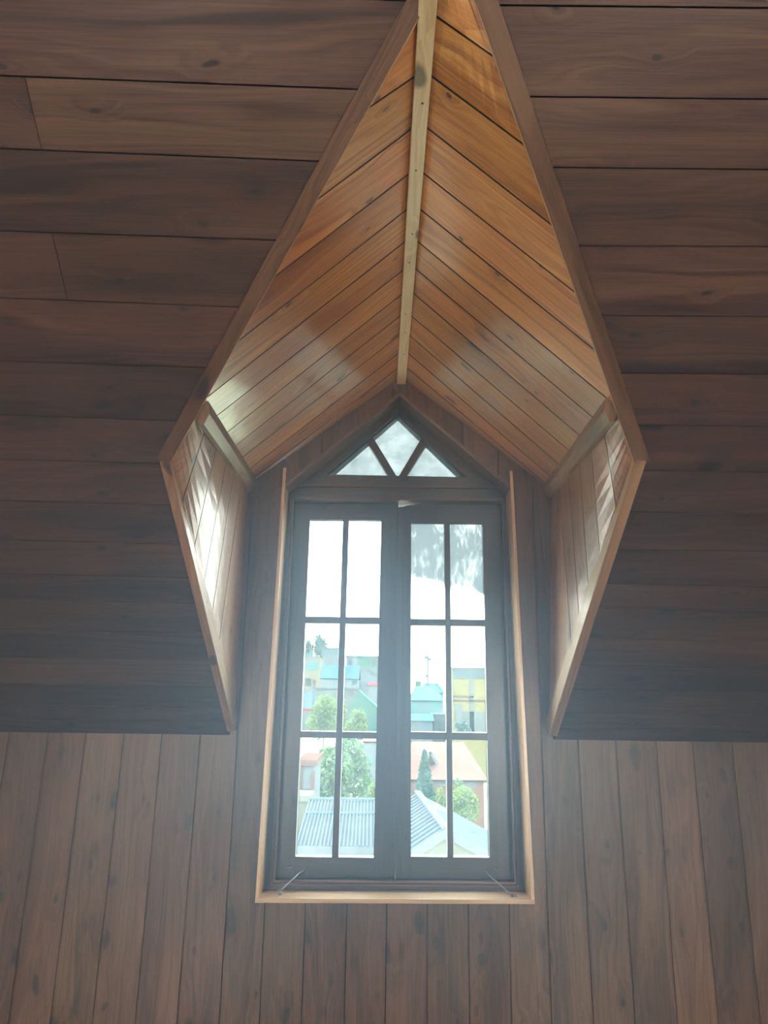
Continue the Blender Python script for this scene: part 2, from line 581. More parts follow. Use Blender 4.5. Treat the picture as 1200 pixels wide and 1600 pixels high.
mb = MB()
for i in range(len(seams) - 1):
    (a0, m0), (a1, m1) = seams[i], seams[i + 1]
    g = 0.0014
    q = [(a0 + g, 0.0), (a1 - g, 0.0), (a1 + m1 * 3 - g, 3.0), (a0 + m0 * 3 + g, 3.0)]
    r = random.random()
    for reg in wall_regions(q):
        for p in subtract(reg, OPEN_B):
            mb.prism([(x, 0.0, z) for x, z in p], (0, 0.016, 0), (0, 0, 1), r, 0)
for reg in wall_regions([(-HALF, 0), (HALF, 0), (HALF, 3), (-HALF, 3)]):
    for p in subtract(reg, OPEN_B):
        mb.prism([(x, 0.0200, z) for x, z in p], (0, 0.08, 0), (0, 0, 1), 0.5, 1)
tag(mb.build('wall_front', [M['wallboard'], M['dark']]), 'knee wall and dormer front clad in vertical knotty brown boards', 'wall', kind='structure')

# ---- dormer ceiling: two planes of boards ruled between the ridge and the eaves rail / valley
RID0, RID1 = Vector((0.006, 0, 2.797)), Vector((0.013, -1.581, 2.863))


def ridge(y): return RID0.lerp(RID1, y / -1.581)


SL = [(0.05, (-0.581, 0.05, 2.351)), (-0.100, (-0.573, -0.02, 2.346)), (-0.221, (-0.566, -0.169, 2.335)), (-0.350, (-0.559, -0.344, 2.323)), (-0.482, (-0.553, -0.495, 2.312)),
      (-0.610, (-0.546, -0.653, 2.301)), (-0.738, (-0.539, -0.819, 2.289)), (-0.873, (-0.515, -0.958, 2.302)),
      (-1.007, (-0.407, -1.078, 2.409)), (-1.138, (-0.306, -1.195, 2.514)), (-1.280, (-0.205, -1.317, 2.624)),
      (-1.420, (-0.102, -1.444, 2.738)), (-1.575, (-0.000, -1.567, 2.8475))]
SR_ = [(0.05, (0.588, 0.05, 2.348)), (-0.110, (0.583, -0.01, 2.343)), (-0.227, (0.576, -0.12, 2.338)), (-0.355, (0.566, -0.296, 2.329)), (-0.484, (0.557, -0.471, 2.321)),
       (-0.619, (0.547, -0.635, 2.313)), (-0.748, (0.538, -0.806, 2.305)), (-0.877, (0.513, -0.966, 2.309)),
       (-1.011, (0.455, -1.064, 2.397)), (-1.143, (0.379, -1.171, 2.493)), (-1.286, (0.296, -1.285, 2.595)),
       (-1.424, (0.219, -1.401, 2.699)), (-1.558, (0.144, -1.515, 2.801)), (-1.66, (0.05, -1.635, 2.909))]


def dormer_ceiling(name, S, side, label):
    mb = MB()
    nrm = Vector((side * 0.61, 0, 0.79))
    for i in range(len(S) - 1):
        r0, e0 = ridge(S[i][0]), Vector(S[i][1])
        r1, e1 = ridge(S[i + 1][0]), Vector(S[i + 1][1])
        if i == 6:      # the board that reaches the inner corner of the opening
            pass
        g = 0.0030
        d = (r1 - r0).normalized() * g
        de = (e1 - e0).normalized() * g
        q = [r0 + d, e0 + de, e1 - de, r1 - d]
        # push the lower end a little into the rail
        ex0, ex1 = (q[1] - q[0]).normalized() * 0.01, (q[2] - q[3]).normalized() * 0.01
        q[1] += ex0; q[2] += ex1
        r = random.random()
        ud = ((e0 + e1) - (r0 + r1)).normalized()
        off = (r * 41.3, r * 17.7)
        nn = 8
        vd = (r1 - r0) - ud * (r1 - r0).dot(ud)
        vd.normalize()
        for k in range(nn):                       # ruled board face, cut into short lengths
            a0_, a1_ = q[0].lerp(q[1], k / nn), q[0].lerp(q[1], (k + 1) / nn)
            b0_, b1_ = q[3].lerp(q[2], k / nn), q[3].lerp(q[2], (k + 1) / nn)
            f = [a0_, a1_, b1_, b0_]
            if (f[1] - f[0]).cross(f[3] - f[0]).dot(nrm) > 0: f = f[::-1]
            mb.face(f, ud, r, 0, off, vd)
            for (p_, q_) in ((a0_, a1_), (b0_, b1_)):
                mb.face([p_, q_, q_ + nrm * 0.016, p_ + nrm * 0.016], ud, r, 1, off)
        k_ = nrm * 0.024
        mb.prism([r0 + k_, e0 + ex0 + k_, e1 + ex1 + k_], nrm * 0.06, (1, 0, 0), 0.5, 1)
        mb.prism([r0 + k_, e1 + ex1 + k_, r1 + k_], nrm * 0.06, (1, 0, 0), 0.5, 1)
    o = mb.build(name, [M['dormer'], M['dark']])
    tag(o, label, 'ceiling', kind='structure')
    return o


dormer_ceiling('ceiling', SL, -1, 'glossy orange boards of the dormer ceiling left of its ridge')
dormer_ceiling('ceiling', SR_, 1, 'glossy orange boards of the dormer ceiling right of its ridge')


# ---- dormer cheeks: vertical boards, gently twisted from the wall out to the corner of the opening
def cheek(name, side, W1, E, B0, B1, tops, bots, label):
    """boards run from the eaves line W1-E (tops, distances y) down to the slope edge B0-B1 (bots)"""
    mb = MB()
    W1, E, B0, B1 = Vector(W1), Vector(E), Vector(B0), Vector(B1)
    out = Vector((side * 0.016, 0, 0))

    def T(y): return W1.lerp(E, y / E.y)

    def Bp(y): return B0.lerp(B1, (y - B0.y) / (B1.y - B0.y))
    g = 0.0022
    for i in range(len(tops) - 1):
        r = random.random()
        off = (r * 41.3, r * 17.7)
        nw = 8
        t0, t1 = T(tops[i] - g), T(tops[i + 1] + g)
        b0, b1 = Bp(bots[i] - g), Bp(bots[i + 1] + g)
        for b in range(nw):
            p00, p01 = t0.lerp(b0, b / nw), t0.lerp(b0, (b + 1) / nw)
            p10, p11 = t1.lerp(b1, b / nw), t1.lerp(b1, (b + 1) / nw)
            f = [p00, p10, p11, p01]
            if side < 0: f = f[::-1]
            mb.face(f, (0, 0, 1), r, 0, off, (0, 1, 0))
            for a_, c_ in ((p00, p01), (p10, p11)):
                mb.face([a_, c_, c_ + out, a_ + out], (0, 0, 1), r, 1, off)
            m0, m1 = T(tops[i]), T(tops[i + 1])
            n0, n1 = Bp(bots[i]), Bp(bots[i + 1])
            k = out * 1.3
            mb.face([m0.lerp(n0, b / nw) + k, m1.lerp(n1, b / nw) + k, m1.lerp(n1, (b + 1) / nw) + k, m0.lerp(n0, (b + 1) / nw) + k], (0, 0, 1), r, 1, off)
    # outer sheathing
    xo = side * 0.672
    mb.prism([(xo, 0.09, 1.40), (xo, 0.09, 2.40), (xo, -1.00, 2.40), (xo, -0.80, 2.22)], out * 3, (0, 0, 1), 0.5, 1)
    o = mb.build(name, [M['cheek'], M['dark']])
    tag(o, label, 'wall', kind='structure')
    return o


W1L, EL = (-0.573, 0, 2.347), (-0.534, -0.935, 2.281)
W1R, ER = (0.583, 0, 2.343), (0.530, -0.954, 2.298)
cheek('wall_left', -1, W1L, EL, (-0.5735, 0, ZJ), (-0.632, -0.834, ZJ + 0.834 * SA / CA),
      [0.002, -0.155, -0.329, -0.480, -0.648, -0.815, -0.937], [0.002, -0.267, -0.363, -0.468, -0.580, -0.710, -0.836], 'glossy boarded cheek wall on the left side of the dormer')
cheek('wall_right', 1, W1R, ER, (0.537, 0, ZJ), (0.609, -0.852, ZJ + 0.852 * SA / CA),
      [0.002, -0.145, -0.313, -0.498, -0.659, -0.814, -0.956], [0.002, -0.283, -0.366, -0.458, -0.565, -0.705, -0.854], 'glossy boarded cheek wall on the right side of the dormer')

# ---- battens and trims
mb = MB()
ra, rb = ridge(0.0), ridge(-1.68)
mb.beam(ra + Vector((0, 0, -0.022)), rb + Vector((0, 0, -0.022)), (0, 0, 1), 0.035, 0.020, 0.37)
o = tag(mb.build('trim_1', M['pale'], bevel=0.0015), 'pale unstained batten along the dormer ridge', 'trim', kind='structure')
mb = MB()
for y in (-1.62, -1.37, -1.17, -0.93, -0.80, -0.52, -0.40, -0.25):
    c = ridge(y) + Vector((0.003 * math.sin(y * 40), 0, -0.0323))
    mb.tube([c, c + Vector((0, 0, 0.002))], 0.0028, 10)
n_ = mb.build('nail_head', M['nail'], o)
n_['kind'] = 'stuff'
del n_['kind']

for k, (W1, E, side, nm, lab) in enumerate(((W1L, EL, -1, 'trim_2', 'brown eaves batten in the left corner of the dormer'),
                                             (W1R, ER, 1, 'trim_3', 'brown eaves batten in the right corner of the dormer'))):
    mb = MB()
    A, B = Vector(W1), Vector(E)
    B = A + (B - A) * 0.965
    c = Vector((-side * 0.012, 0, -0.012))
    # square batten turned to sit in the corner
    e1 = Vector((-side * 0.030, 0, 0.021))      # up the ceiling
    e2 = Vector((side * 0.002, 0, -0.028))      # down the cheek
    mid = e1 * 0.98 + Vector((0, 0, -0.018))
    q = [A + Vector((side * 0.004, 0, 0.003)), A + e1, A + mid + Vector((0, 0, -0.008)), A + e2 + Vector((-side * 0.014, 0, 0)), A + e2]
    d = (B - A).normalized()
    p0_ = slope(0, 0, 0.001)
    ends = [p + d * ((p0_ - p).dot(SN) / d.dot(SN)) for p in q]     # cut flush with the sloping ceiling
    mb.prism(q, d * 0.001, d, 0.3 + 0.3 * k)
    for i_ in range(len(q)):
        j_ = (i_ + 1) % len(q)
        mb.face([q[i_], q[j_], ends[j_], ends[i_]], d, 0.3 + 0.3 * k, 0, (12.4, 5.3))
    mb.face(ends, d, 0.3, 0, (12.4, 5.3))
    tag(mb.build(nm, M['rail'], bevel=0.0012), lab, 'trim', kind='structure')


def opening_batten(name, pts, side, width, proud, mat, label, r):
    """strip on the slope round the opening; pts in slope coordinates along the inner edge"""
    mb = MB()
    for i in range(len(pts) - 1):
        (x0, s0), (x1, s1) = pts[i], pts[i + 1]
        d = Vector((x1 - x0, s1 - s0, 0)).normalized()
        nx = Vector((d.y, -d.x, 0))
        if nx.x * side < 0: nx = -nx
        inner = -0.004
        q = [slope(x0 + nx.x * inner, s0 + nx.y * inner), slope(x0 + nx.x * width, s0 + nx.y * width),
             slope(x0 + nx.x * width, s0 + nx.y * width, proud), slope(x0 + nx.x * inner, s0 + nx.y * inner, proud)]
        q = [p for p in q]
        # extend behind the board face as a lining
        q[0] = slope(x0 + nx.x * inner, s0 + nx.y * inner, -0.05)
        q[1] = slope(x0 + nx.x * 0.0, s0 + nx.y * 0.0, -0.05)
        q.insert(2, slope(x0, s0, 0.0))
        q.insert(3, slope(x0 + nx.x * width, s0 + nx.y * width, 0.0))
        # q: lining back inner, lining back outer, face start, face outer, proud outer, proud inner
        ext = slope(x1, s1) - slope(x0, s0)
        mb.prism(q, ext, ext.normalized(), r)
        # paler strip on the inner edge: window light put into its colour
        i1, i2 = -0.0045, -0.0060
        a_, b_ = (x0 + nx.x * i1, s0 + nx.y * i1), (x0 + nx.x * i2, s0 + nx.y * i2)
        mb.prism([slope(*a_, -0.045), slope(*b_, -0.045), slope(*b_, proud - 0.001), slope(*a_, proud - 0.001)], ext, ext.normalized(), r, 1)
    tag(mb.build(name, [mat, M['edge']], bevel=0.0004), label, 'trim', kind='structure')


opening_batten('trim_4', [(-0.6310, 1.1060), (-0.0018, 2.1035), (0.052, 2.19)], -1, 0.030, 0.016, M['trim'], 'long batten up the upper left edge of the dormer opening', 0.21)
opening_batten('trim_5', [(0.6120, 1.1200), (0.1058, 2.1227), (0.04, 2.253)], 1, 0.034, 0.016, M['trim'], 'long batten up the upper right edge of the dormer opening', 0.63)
opening_batten('trim_6', [(-0.5724, 0.02), (-0.6305, 1.1133)], -1, 0.020, 0.016, M['rail'], 'batten with painted window-lit edge down the lower left edge of the dormer opening', 0.42)
opening_batten('trim_7', [(0.5364, 0.02), (0.6085, 1.1371)], 1, 0.024, 0.016, M['rail'], 'batten with painted window-lit edge down the lower right edge of the dormer opening', 0.85)
# cornice strips where the slope meets the knee wall
for nm, xa, xb_, h, lab in (('trim_8', -HALF, -0.585, 0.050, 'flat strip between sloping ceiling and knee wall, left of the window'),
                            ('trim_9', 0.552, HALF, 0.036, 'flat strip between sloping ceiling and knee wall, right of the window')):
    mb = MB()
    mb.prism([(xa, -0.001, ZJ - 0.012), (xa, -0.012, ZJ - 0.012), slope(xa, h * 1.2, 0.010), slope(xa, h * 1.2, 0.0005), slope(xa, 0.002, 0.0005)],
             (xb_ - xa, 0, 0), (1, 0, 0), 0.1)
    tag(mb.build(nm, M['trim'] if 0 else M['board'], bevel=0.001), lab, 'trim', kind='structure')

# ---- rest of the room, out of the picture
mb = MB()
x = -HALF
while x < HALF:
    mb.box((x, -5.2, -0.03), (x + 0.137, 0.0, -0.001), (0, 1, 0))
    x += 0.14
tag(mb.build('floor', M['floor']), 'brown board floor of the attic room', 'floor', kind='structure')
YR = -S_RIDGE * CA
ZR = ZJ + S_RIDGE * SA
ZB = ZR - (5.2 + YR) * SA / CA
for nm, sx in (('wall_west', -1), ('wall_east', 1)):
    mb = MB()

    def zt(yy): return (ZJ - yy * SA / CA) if yy > YR else ZR - (YR - yy) * SA / CA
    y = 0.0
    while y > -5.2:
        y2 = max(y - 0.136, -5.2)
        mb.prism([(sx * HALF, y2, 0), (sx * HALF, y, 0), (sx * HALF, y, zt(y)), (sx * HALF, y2, zt(y2))], (sx * 0.05, 0, 0), (0, 0, 1))
        y = y2
    tag(mb.build(nm, M['wallboard']), 'boarded %s end wall of the attic room' % nm[5:], 'wall', kind='structure')
mb = MB()
s = 0.0
n3 = Vector((0, -SA, CA))
LB = (5.2 + YR) / CA
while s < LB:
    s2 = min(s + 0.148, LB)
    a, b = [Vector((-HALF, YR - k * CA, ZR - k * SA)) for k in (s, s2)]
    mb.prism([a, a + Vector((2 * HALF, 0, 0)), b + Vector((2 * HALF, 0, 0)), b], n3 * 0.06, (1, 0, 0))
    s = s2
tag(mb.build('ceiling', M['board']), 'boarded rear slope of the attic ceiling', 'ceiling', kind='structure')
mb = MB()
HOLES = [[(c - 0.475, 0.55), (c + 0.475, 0.55), (c + 0.475, 1.85), (c - 0.475, 1.85)] for c in (-1.72, 1.72)]
x = -HALF
while x < HALF - 0.01:
    x2 = min(x + 0.15, HALF)
    r = random.random()
    for p in subtract([(x, 0), (x2, 0), (x2, ZB), (x, ZB)], HOLES[0 if x < 0 else 1]):
        mb.prism([(a, -5.2, b) for a, b in p], (0, -0.1, 0), (0, 0, 1), r)
    x = x2
tag(mb.build('wall_back', M['wallboard']), 'boarded back wall of the attic room with two window openings added for fill light', 'wall', kind='structure')
for k_, (H_, wd) in enumerate(zip(HOLES, ('west', 'east'))):
    (xa, za), (xb2, zb2) = H_[0], H_[2]
    w2 = empty('window_%d' % (k_ + 2), ((xa + xb2) / 2, -5.25, za))  # made-up window, out of view, added to hold a fill lamp
    tag(w2, 'unseen window added for fill light in the back wall nearer the %s end' % wd, 'window', kind='structure')
    mb = MB()
    for a, b in (((xa, za), (xb2, za)), ((xa, zb2), (xb2, zb2)), ((xa, za), (xa, zb2)), ((xb2, za), (xb2, zb2)), (((xa + xb2) / 2, za), ((xa + xb2) / 2, zb2))):
        mb.beam((a[0], -5.25, a[1]), (b[0], -5.25, b[1]), (0, 1, 0), 0.06, 0.05)
    mb.build('frame', M['frame'], w2)
    mb = MB()
    mb.box((xa + 0.01, -5.262, za + 0.01), (xb2 - 0.01, -5.258, zb2 - 0.01))
    mb.build('pane', M['glass_clear'], w2)

# ------------------------------------------------------------------ the dormer window
win = empty('window_1', (0, 0.05, 0.9))
tag(win, 'dark wooden casement window with a triangular transom in the dormer', 'window', kind='structure')

# honey coloured liner round the opening
mb = MB()
T = 0.012
y0, y1 = -0.010, 0.104
edges = [((-0.4557, 0.9113), (-0.4316, 2.3415)), ((0.4553, 0.9188), (0.4242, 2.3412))]
for (a, b), sd in zip(edges, (-1, 1)):
    bx = (b[0] + (b[0] - a[0]) * 0.05, b[1] + 0.072)
    mb.prism([(a[0], y0, a[1]), (a[0] + sd * T, y0, a[1] - 0.01), (b[0] + sd * T, y0, b[1]), (b[0], y0, b[1])], (0, y1 - y0, 0), (0, 0, 1), 0.2)
    mb.prism([(b[0], y0, b[1]), (b[0] + sd * T, y0, b[1]), (bx[0] + sd * T, y0, bx[1]), (bx[0], y0, bx[1])], (0, 0.012, 0), (0, 0, 1), 0.2)
mb.build('liner', M['liner'], win, bevel=0.001)
mb = MB()
mb.prism([(-0.4557 - T, y0 - 0.002, 0.9113), (0.4553 + T, y0 - 0.002, 0.9188), (0.4553 + T, y0 - 0.002, 0.9188 - 0.014), (-0.4557 - T, y0 - 0.002, 0.9113 - 0.014)],
         (0, y1 - y0, 0), (1, 0, 0), 0.6)
mb.build('sill', M['liner'], win, bevel=0.001)
mb = MB()
ap = (0.0017, 2.7153)
for p, sd in (((-0.4316, 2.3415), -1), ((0.4242, 2.3412), 1)):
    mb.prism([(p[0], y0 + 0.006, p[1]), (ap[0], y0 + 0.006, ap[1]), (ap[0], y0 + 0.006, ap[1] + 0.016), (p[0], y0 + 0.006, p[1] + 0.016)], (0, y1 - y0, 0), (sd * 0.7, 0, -0.6), 0.2)
mb.build('gable_liner', M['trim'], win, bevel=0.001)

# dark frame
FY, FD = 0.100, 0.10
mb = MB()
mb.prism([(-0.47, FY, 0.90), (-0.4198, FY, 0.9416), (-0.4110, FY, 2.312), (-0.47, FY, 2.345)], (0, FD, 0), (0, 0, 1), 0.3)
mb.prism([(0.47, FY, 0.90), (0.4199, FY, 0.946), (0.4090, FY, 2.316), (0.47, FY, 2.345)], (0, FD, 0), (0, 0, 1), 0.5)
mb.prism([(-0.47, FY, 0.90), (0.47, FY, 0.90), (0.4199, FY, 0.946), (-0.4198, FY, 0.9416)], (0, FD, 0), (1, 0, 0), 0.7)
mb.prism([(-0.47, FY, 2.312), (0.47, FY, 2.316), (0.47, FY, 2.345), (0.275, FY, 2.415), (-0.290, FY, 2.419), (-0.47, FY, 2.345)], (0, FD, 0), (1, 0, 0), 0.1)
mb.prism([(-0.50, FY, 2.330), (0.003, FY, 2.762), (-0.003, FY, 2.687), (-0.290, FY, 2.419)], (0, FD, 0), (0.75, 0, 0.65), 0.9)
mb.prism([(0.50, FY, 2.330), (0.003, FY, 2.762), (-0.003, FY, 2.687), (0.275, FY, 2.415)], (0, FD, 0), (-0.75, 0, 0.65), 0.4)
mb.build('frame', M['frame'], win, bevel=0.002)

# mouldings: a double bead round the casements and a strip under the transom
mb = MB()
for o1, w_, yy in ((0.0, 0.006, 0.094), (-0.011, 0.004, 0.096)):
    L0, L1 = (-0.4198 + o1, yy, 0.9416 + o1), (-0.4110 + o1, yy, 2.312)
    R0, R1 = (0.4199 - o1, yy, 0.946 + o1), (0.4090 - o1, yy, 2.316)
    mb.beam(L0, L1, (0, 1, 0), w_, 0.012)
    mb.beam(R0, R1, (0, 1, 0), w_, 0.012)
    mb.beam(L0, R0, (0, 1, 0), w_, 0.012)
mb.beam((-0.4110, 0.090, 2.318), (0.4090, 0.090, 2.322), (0, 1, 0), 0.011, 0.020)
mb.beam((-0.43, 0.094, 2.372), (0.425, 0.094, 2.374), (0, 1, 0), 0.006, 0.012)
mb.build('moulding', M['trim'], win, bevel=0.0012)


# transom lights
def pane(name, poly, mat, parent, y=0.148):
    mb = MB()
    mb.prism([(x, y, z) for x, z in poly], (0, 0.003, 0), (1, 0, 0), random.random())
    return mb.build(name, mat, parent)


tr = MB()
TY = 0.130
tr.prism([(-0.290, TY, 2.405), (0.280, TY, 2.405), (0.269, TY, 2.421), (-0.283, TY, 2.425)], (0, 0.035, 0), (1, 0, 0))
tr.prism([(-0.31, TY, 2.41), (-0.003, TY, 2.69), (-0.003, TY, 2.679), (-0.283, TY, 2.425)], (0, 0.035, 0), (0.7, 0, 0.7))
tr.prism([(0.30, TY, 2.41), (-0.003, TY, 2.69), (-0.003, TY, 2.679), (0.269, TY, 2.421)], (0, 0.035, 0), (-0.7, 0, 0.7))
tr.prism([(-0.035, TY, 2.419), (-0.002, TY, 2.419), (-0.104, TY, 2.590), (-0.126, TY, 2.569)], (0, 0.035, 0), (-0.5, 0, 0.85))
tr.prism([(-0.002, TY, 2.419), (0.030, TY, 2.419), (0.118, TY, 2.568), (0.094, TY, 2.592)], (0, 0.035, 0), (0.5, 0, 0.85))
trans = tr.build('transom', M['frame'], win, bevel=0.0015)
pane('pane', [(-0.003, 2.681), (0.096, 2.590), (-0.002, 2.415), (-0.106, 2.588)], M['glass_frost'], trans)
pane('pane', [(-0.287, 2.423), (-0.125, 2.570), (-0.033, 2.419)], M['glass_frost'], trans)
pane('pane', [(0.117, 2.570), (0.273, 2.419), (0.028, 2.418)], M['glass_frost'], trans)


# casement sashes
def sash(x0, x1, z0, z1, cols, rows, sh, gap, mats):
    """sh = sideways lean over the sash height; gap = wedge missing from the head"""
    SY, SD = 0.130, 0.036
    zt = rows[-1][1]

    def P(x, z):
        k = 0.0 if x in (x0, x1) else 1.0
        if x == (x0 if x0 < -0.1 else x1):          # jamb side follows the slightly tapering frame
            return (math.copysign(0.4225 - 0.0095 * (z - 0.94) / 1.372, x), SY, z)
        return (x + k * sh * (zt - z) / 1.23, SY, z)
    mb = MB()
    E_ = (0, SD, 0)

    def R(xa, xb, za, zb, u): mb.prism([P(xa, za), P(xb, za), P(xb, zb), P(xa, zb)], E_, u)
    R(x0, cols[0][0], z0, rows[-1][1], (0, 0, 1))
    R(cols[-1][1], x1, z0, rows[-1][1], (0, 0, 1))
    R(cols[0][0], cols[-1][1], z0, rows[0][0], (1, 0, 0))
    if gap:
        mb.prism([P(x0, zt), P(x1, zt), P(x1, z1 + 0.004), P(x0 + 0.12, z1 + 0.004), P(x0 + 0.035, z1 - 0.006), P(x0 + 0.015, z1 - gap), P(x0, z1 - gap)], E_, (1, 0, 0))
    else:
        R(x0, x1, zt, z1 + 0.004, (1, 0, 0))
    mid0, mid1 = cols[0][1], cols[1][0]
    R(mid0, mid1, rows[0][0], rows[-1][1], (0, 0, 1))
    for k in range(2):
        for (ca, cb) in cols:
            R(ca, cb, rows[k][1], rows[k + 1][0], (1, 0, 0))
    s_ = mb.build('sash', M['frame'], win, bevel=0.0018)
    # panes
    for (ra_, rb_), mrow in zip(rows, mats):
        for (ca, cb), mt in zip(cols, mrow):
            e = 0.003
            mb = MB()
            q = [P(ca - e, ra_ - e), P(cb + e, ra_ - e), P(cb + e, rb_ + e), P(ca - e, rb_ + e)]
            mb.prism([(a, 0.148, c) for a, b, c in q], (0, 0.003, 0), (1, 0, 0), random.random())
            mb.build('pane', M[mt], s_)
    return s_


C_, S_ = 'glass_clear', 'glass_smear'
sl = sash(-0.4135, 0.0015, 0.938, 2.312, [(-0.3465, -0.2165), (-0.1925, -0.0655)], [(1.012, 1.418), (1.441, 1.838), (1.863, 2.246)], -0.0075, 0,
          [(C_, C_), (C_, C_), (C_, C_)])
sr = sash(0.0025, 0.4115, 0.938, 2.312, [(0.053, 0.1835), (0.2055, 0.3355)], [(1.0175, 1.417), (1.444, 1.835), (1.860, 2.240)], 0.0045, 0.0125,
          [(C_, C_), (C_, C_), (S_, S_)])
sl['label'] = 'left casement sash of six panes'
sr['label'] = 'right casement sash of six panes, two of them dirty'
# cover strip and latch on the right sash
mb = MB()
mb.beam((0.013, 0.126, 0.95), (0.009, 0.126, 2.295), (0, 1, 0), 0.020, 0.010)
mb.build('cover_strip', M['frame'], sr, bevel=0.001)
mb = MB()
mb.box((0.016, 0.120, 1.606), (0.034, 0.128, 1.680), (0, 0, 1))
mb.tube([(0.025, 0.121, 1.655), (0.025, 0.108, 1.655), (0.025, 0.106, 1.625)], 0.003)
mb.build('latch', M['frame'], sr, bevel=0.001)
# casement hooks and eyes
for sx, nm in ((-1, 'left'), (1, 'right')):
    s_ = sl if sx < 0 else sr
    mb = MB()
    if sx < 0:
        A, B, C = (-0.392, 0.030, 0.922), (-0.334, 0.112, 0.962), (-0.318, 0.128, 0.968)
    else:
        A, B, C = (0.402, 0.020, 0.920), (0.330, 0.112, 0.966), (0.322, 0.128, 0.974)
    Av, Bv = Vector(A), Vector(B)
    pts = [Av + Vector((0, -0.003, -0.010)), Av + Vector((-0.006 * sx, -0.006, -0.006)), Av, Av.lerp(Bv, 0.5), Bv, Vector(C)]
    mb.tube(pts, 0.0028, 8)
    h = mb.build('hook', M['metal'], s_, smooth=True)
    mb = MB()
    ring = [Vector((A[0] + 0.008 * math.cos(t), A[1] + 0.004 * math.sin(t), 0.921 + 0.006 * math.sin(t))) for t in [k * math.pi / 6 for k in range(13)]]
    mb.tube(ring, 0.0018, 6)
    mb.tube([(A[0] + 0.008, A[1], 0.922), (A[0] + 0.010, A[1], 0.914)], 0.0022, 6)
    mb.build('hook_eye', M['metal'], win, smooth=True)
    mb = MB()
    cx = -0.374 if sx < 0 else 0.363
    mb.tube([(cx - 0.010, 0.124, 0.981), (cx, 0.121, 0.978), (cx + 0.010, 0.124, 0.980)], 0.0024, 6)
    mb.build('staple', M['metal'], s_, smooth=True)

# ------------------------------------------------------------------ the hillside town outside
O = {}


def omat(name, c, rough=0.7, c2=None, sc=1.5, metal=0.0):
    def sat(q):
        m_ = sum(q) / 3
        return tuple(max(0.005, m_ + (k - m_) * 1.1) * 0.28 for k in q)
    c = sat(c)
    if c2: c2 = sat(c2)
    if name not in O: O[name] = plain(name, c, rough, metal, 0.2, sc, c2, spec=0.0)
    return O[name]


omat('white_render', (0.25, 0.275, 0.275)); omat('cream_render', (0.34, 0.31, 0.20)); omat('teal_paint', (0.14, 0.29, 0.27))
omat('blue_metal', (0.09, 0.19, 0.34)); omat('pale_blue_wall', (0.20, 0.29, 0.34)); omat('grey_roof', (0.19, 0.225, 0.26))
omat('dark_window', (0.09, 0.13, 0.14), 0.3); omat('teal_roof', (0.15, 0.33, 0.28)); omat('green_boards', (0.10, 0.21, 0.14))
omat('yellow_render', (0.34, 0.30, 0.12)); omat('red_paint', (0.42, 0.10, 0.09)); omat('orange_edge', (0.42, 0.18, 0.09))
omat('terracotta', (0.36, 0.21, 0.17), 0.8, (0.31, 0.20, 0.155)); omat('silver_metal', (0.20, 0.235, 0.255), 0.8, (0.17, 0.205, 0.225), 0.6)
omat('brick', (0.30, 0.17, 0.12)); omat('rust_wood', (0.27, 0.16, 0.12)); omat('concrete', (0.20, 0.22, 0.20)); omat('stucco', (0.30, 0.30, 0.24))
omat('brown_line', (0.18, 0.11, 0.09)); omat('far_grey', (0.17, 0.21, 0.22), 0.8, (0.13, 0.17, 0.17), 0.4)


def foliage(name, c1, c2):
    m, t, out = new_mat(name)
    at = N(t, 'ShaderNodeAttribute', attribute_name='rnd')
    c = mix_col(t, at.outputs['Fac'], tuple(k * 0.33 for k in c1), tuple(k * 0.33 for k in c2))
    d = N(t, 'ShaderNodeBsdfDiffuse')
    tl = N(t, 'ShaderNodeBsdfTranslucent')
    t.links.new(c, d.inputs[0]); t.links.new(c, tl.inputs[0])
    mx = N(t, 'ShaderNodeMixShader')
    mx.inputs[0].default_value = 0.35
    t.links.new(d.outputs[0], mx.inputs[1]); t.links.new(tl.outputs[0], mx.inputs[2])
    t.links.new(mx.outputs[0], out.inputs[0])
    return m


F_mid = foliage('mid_green_leaves', (0.12, 0.24, 0.11), (0.30, 0.42, 0.20))
F_lime = foliage('lime_green_leaves', (0.20, 0.32, 0.09), (0.40, 0.50, 0.16))
F_dark = foliage('dark_green_leaves', (0.06, 0.16, 0.11), (0.17, 0.29, 0.20))
F_far = foliage('distant_green_leaves', (0.12, 0.22, 0.19), (0.22, 0.33, 0.27))
bark = plain('bark', (0.10, 0.08, 0.06), 0.9)


def leaves(mb, c, rx, ry, rz, n, size):
    for _ in range(n):
        while True:
            p = Vector((random.uniform(-1, 1), random.uniform(-1, 1), random.uniform(-1, 1)))
            if 0.35 < p.length < 1: break
        q = Vector((c[0] + p.x * rx, c[1] + p.y * ry, c[2] + p.z * rz))
        a = Vector((random.gauss(0, 1), random.gauss(0, 1), random.gauss(0, 1))).normalized()
        b = a.cross(Vector((random.gauss(0, 1), random.gauss(0, 1), random.gauss(0, 1)))).normalized()
        s = size * random.uniform(0.6, 1.3)
        mb.face([q - a * s, q + b * s * 0.6, q + a * s, q - b * s * 0.6], a, random.random())


def ground_z(x, Y):
    P = [(5, -9.0), (40, -11.5), (60, -13.5), (95, -17), (140, -9.5), (200, -8.5), (240, -2.0), (300, 9.0), (500, 10.0)]
    Q = [(5, -9.0), (40, -11.5), (60, -13.5), (95, -17), (140, -9.5), (200, -8.5), (240, -9.0), (300, -9.0), (500, -9.0)]

    def li(T_):
        for (a, za), (b, zb) in zip(T_, T_[1:]):
            if a <= Y <= b: return za + (zb - za) * (Y - a) / (b - a)
        return T_[-1][1]
    w = min(1, max(0, (0.004 - (x / max(Y, 1))) / 0.02 + 0.0))
    return li(Q) * (1 - w) + li(P) * w


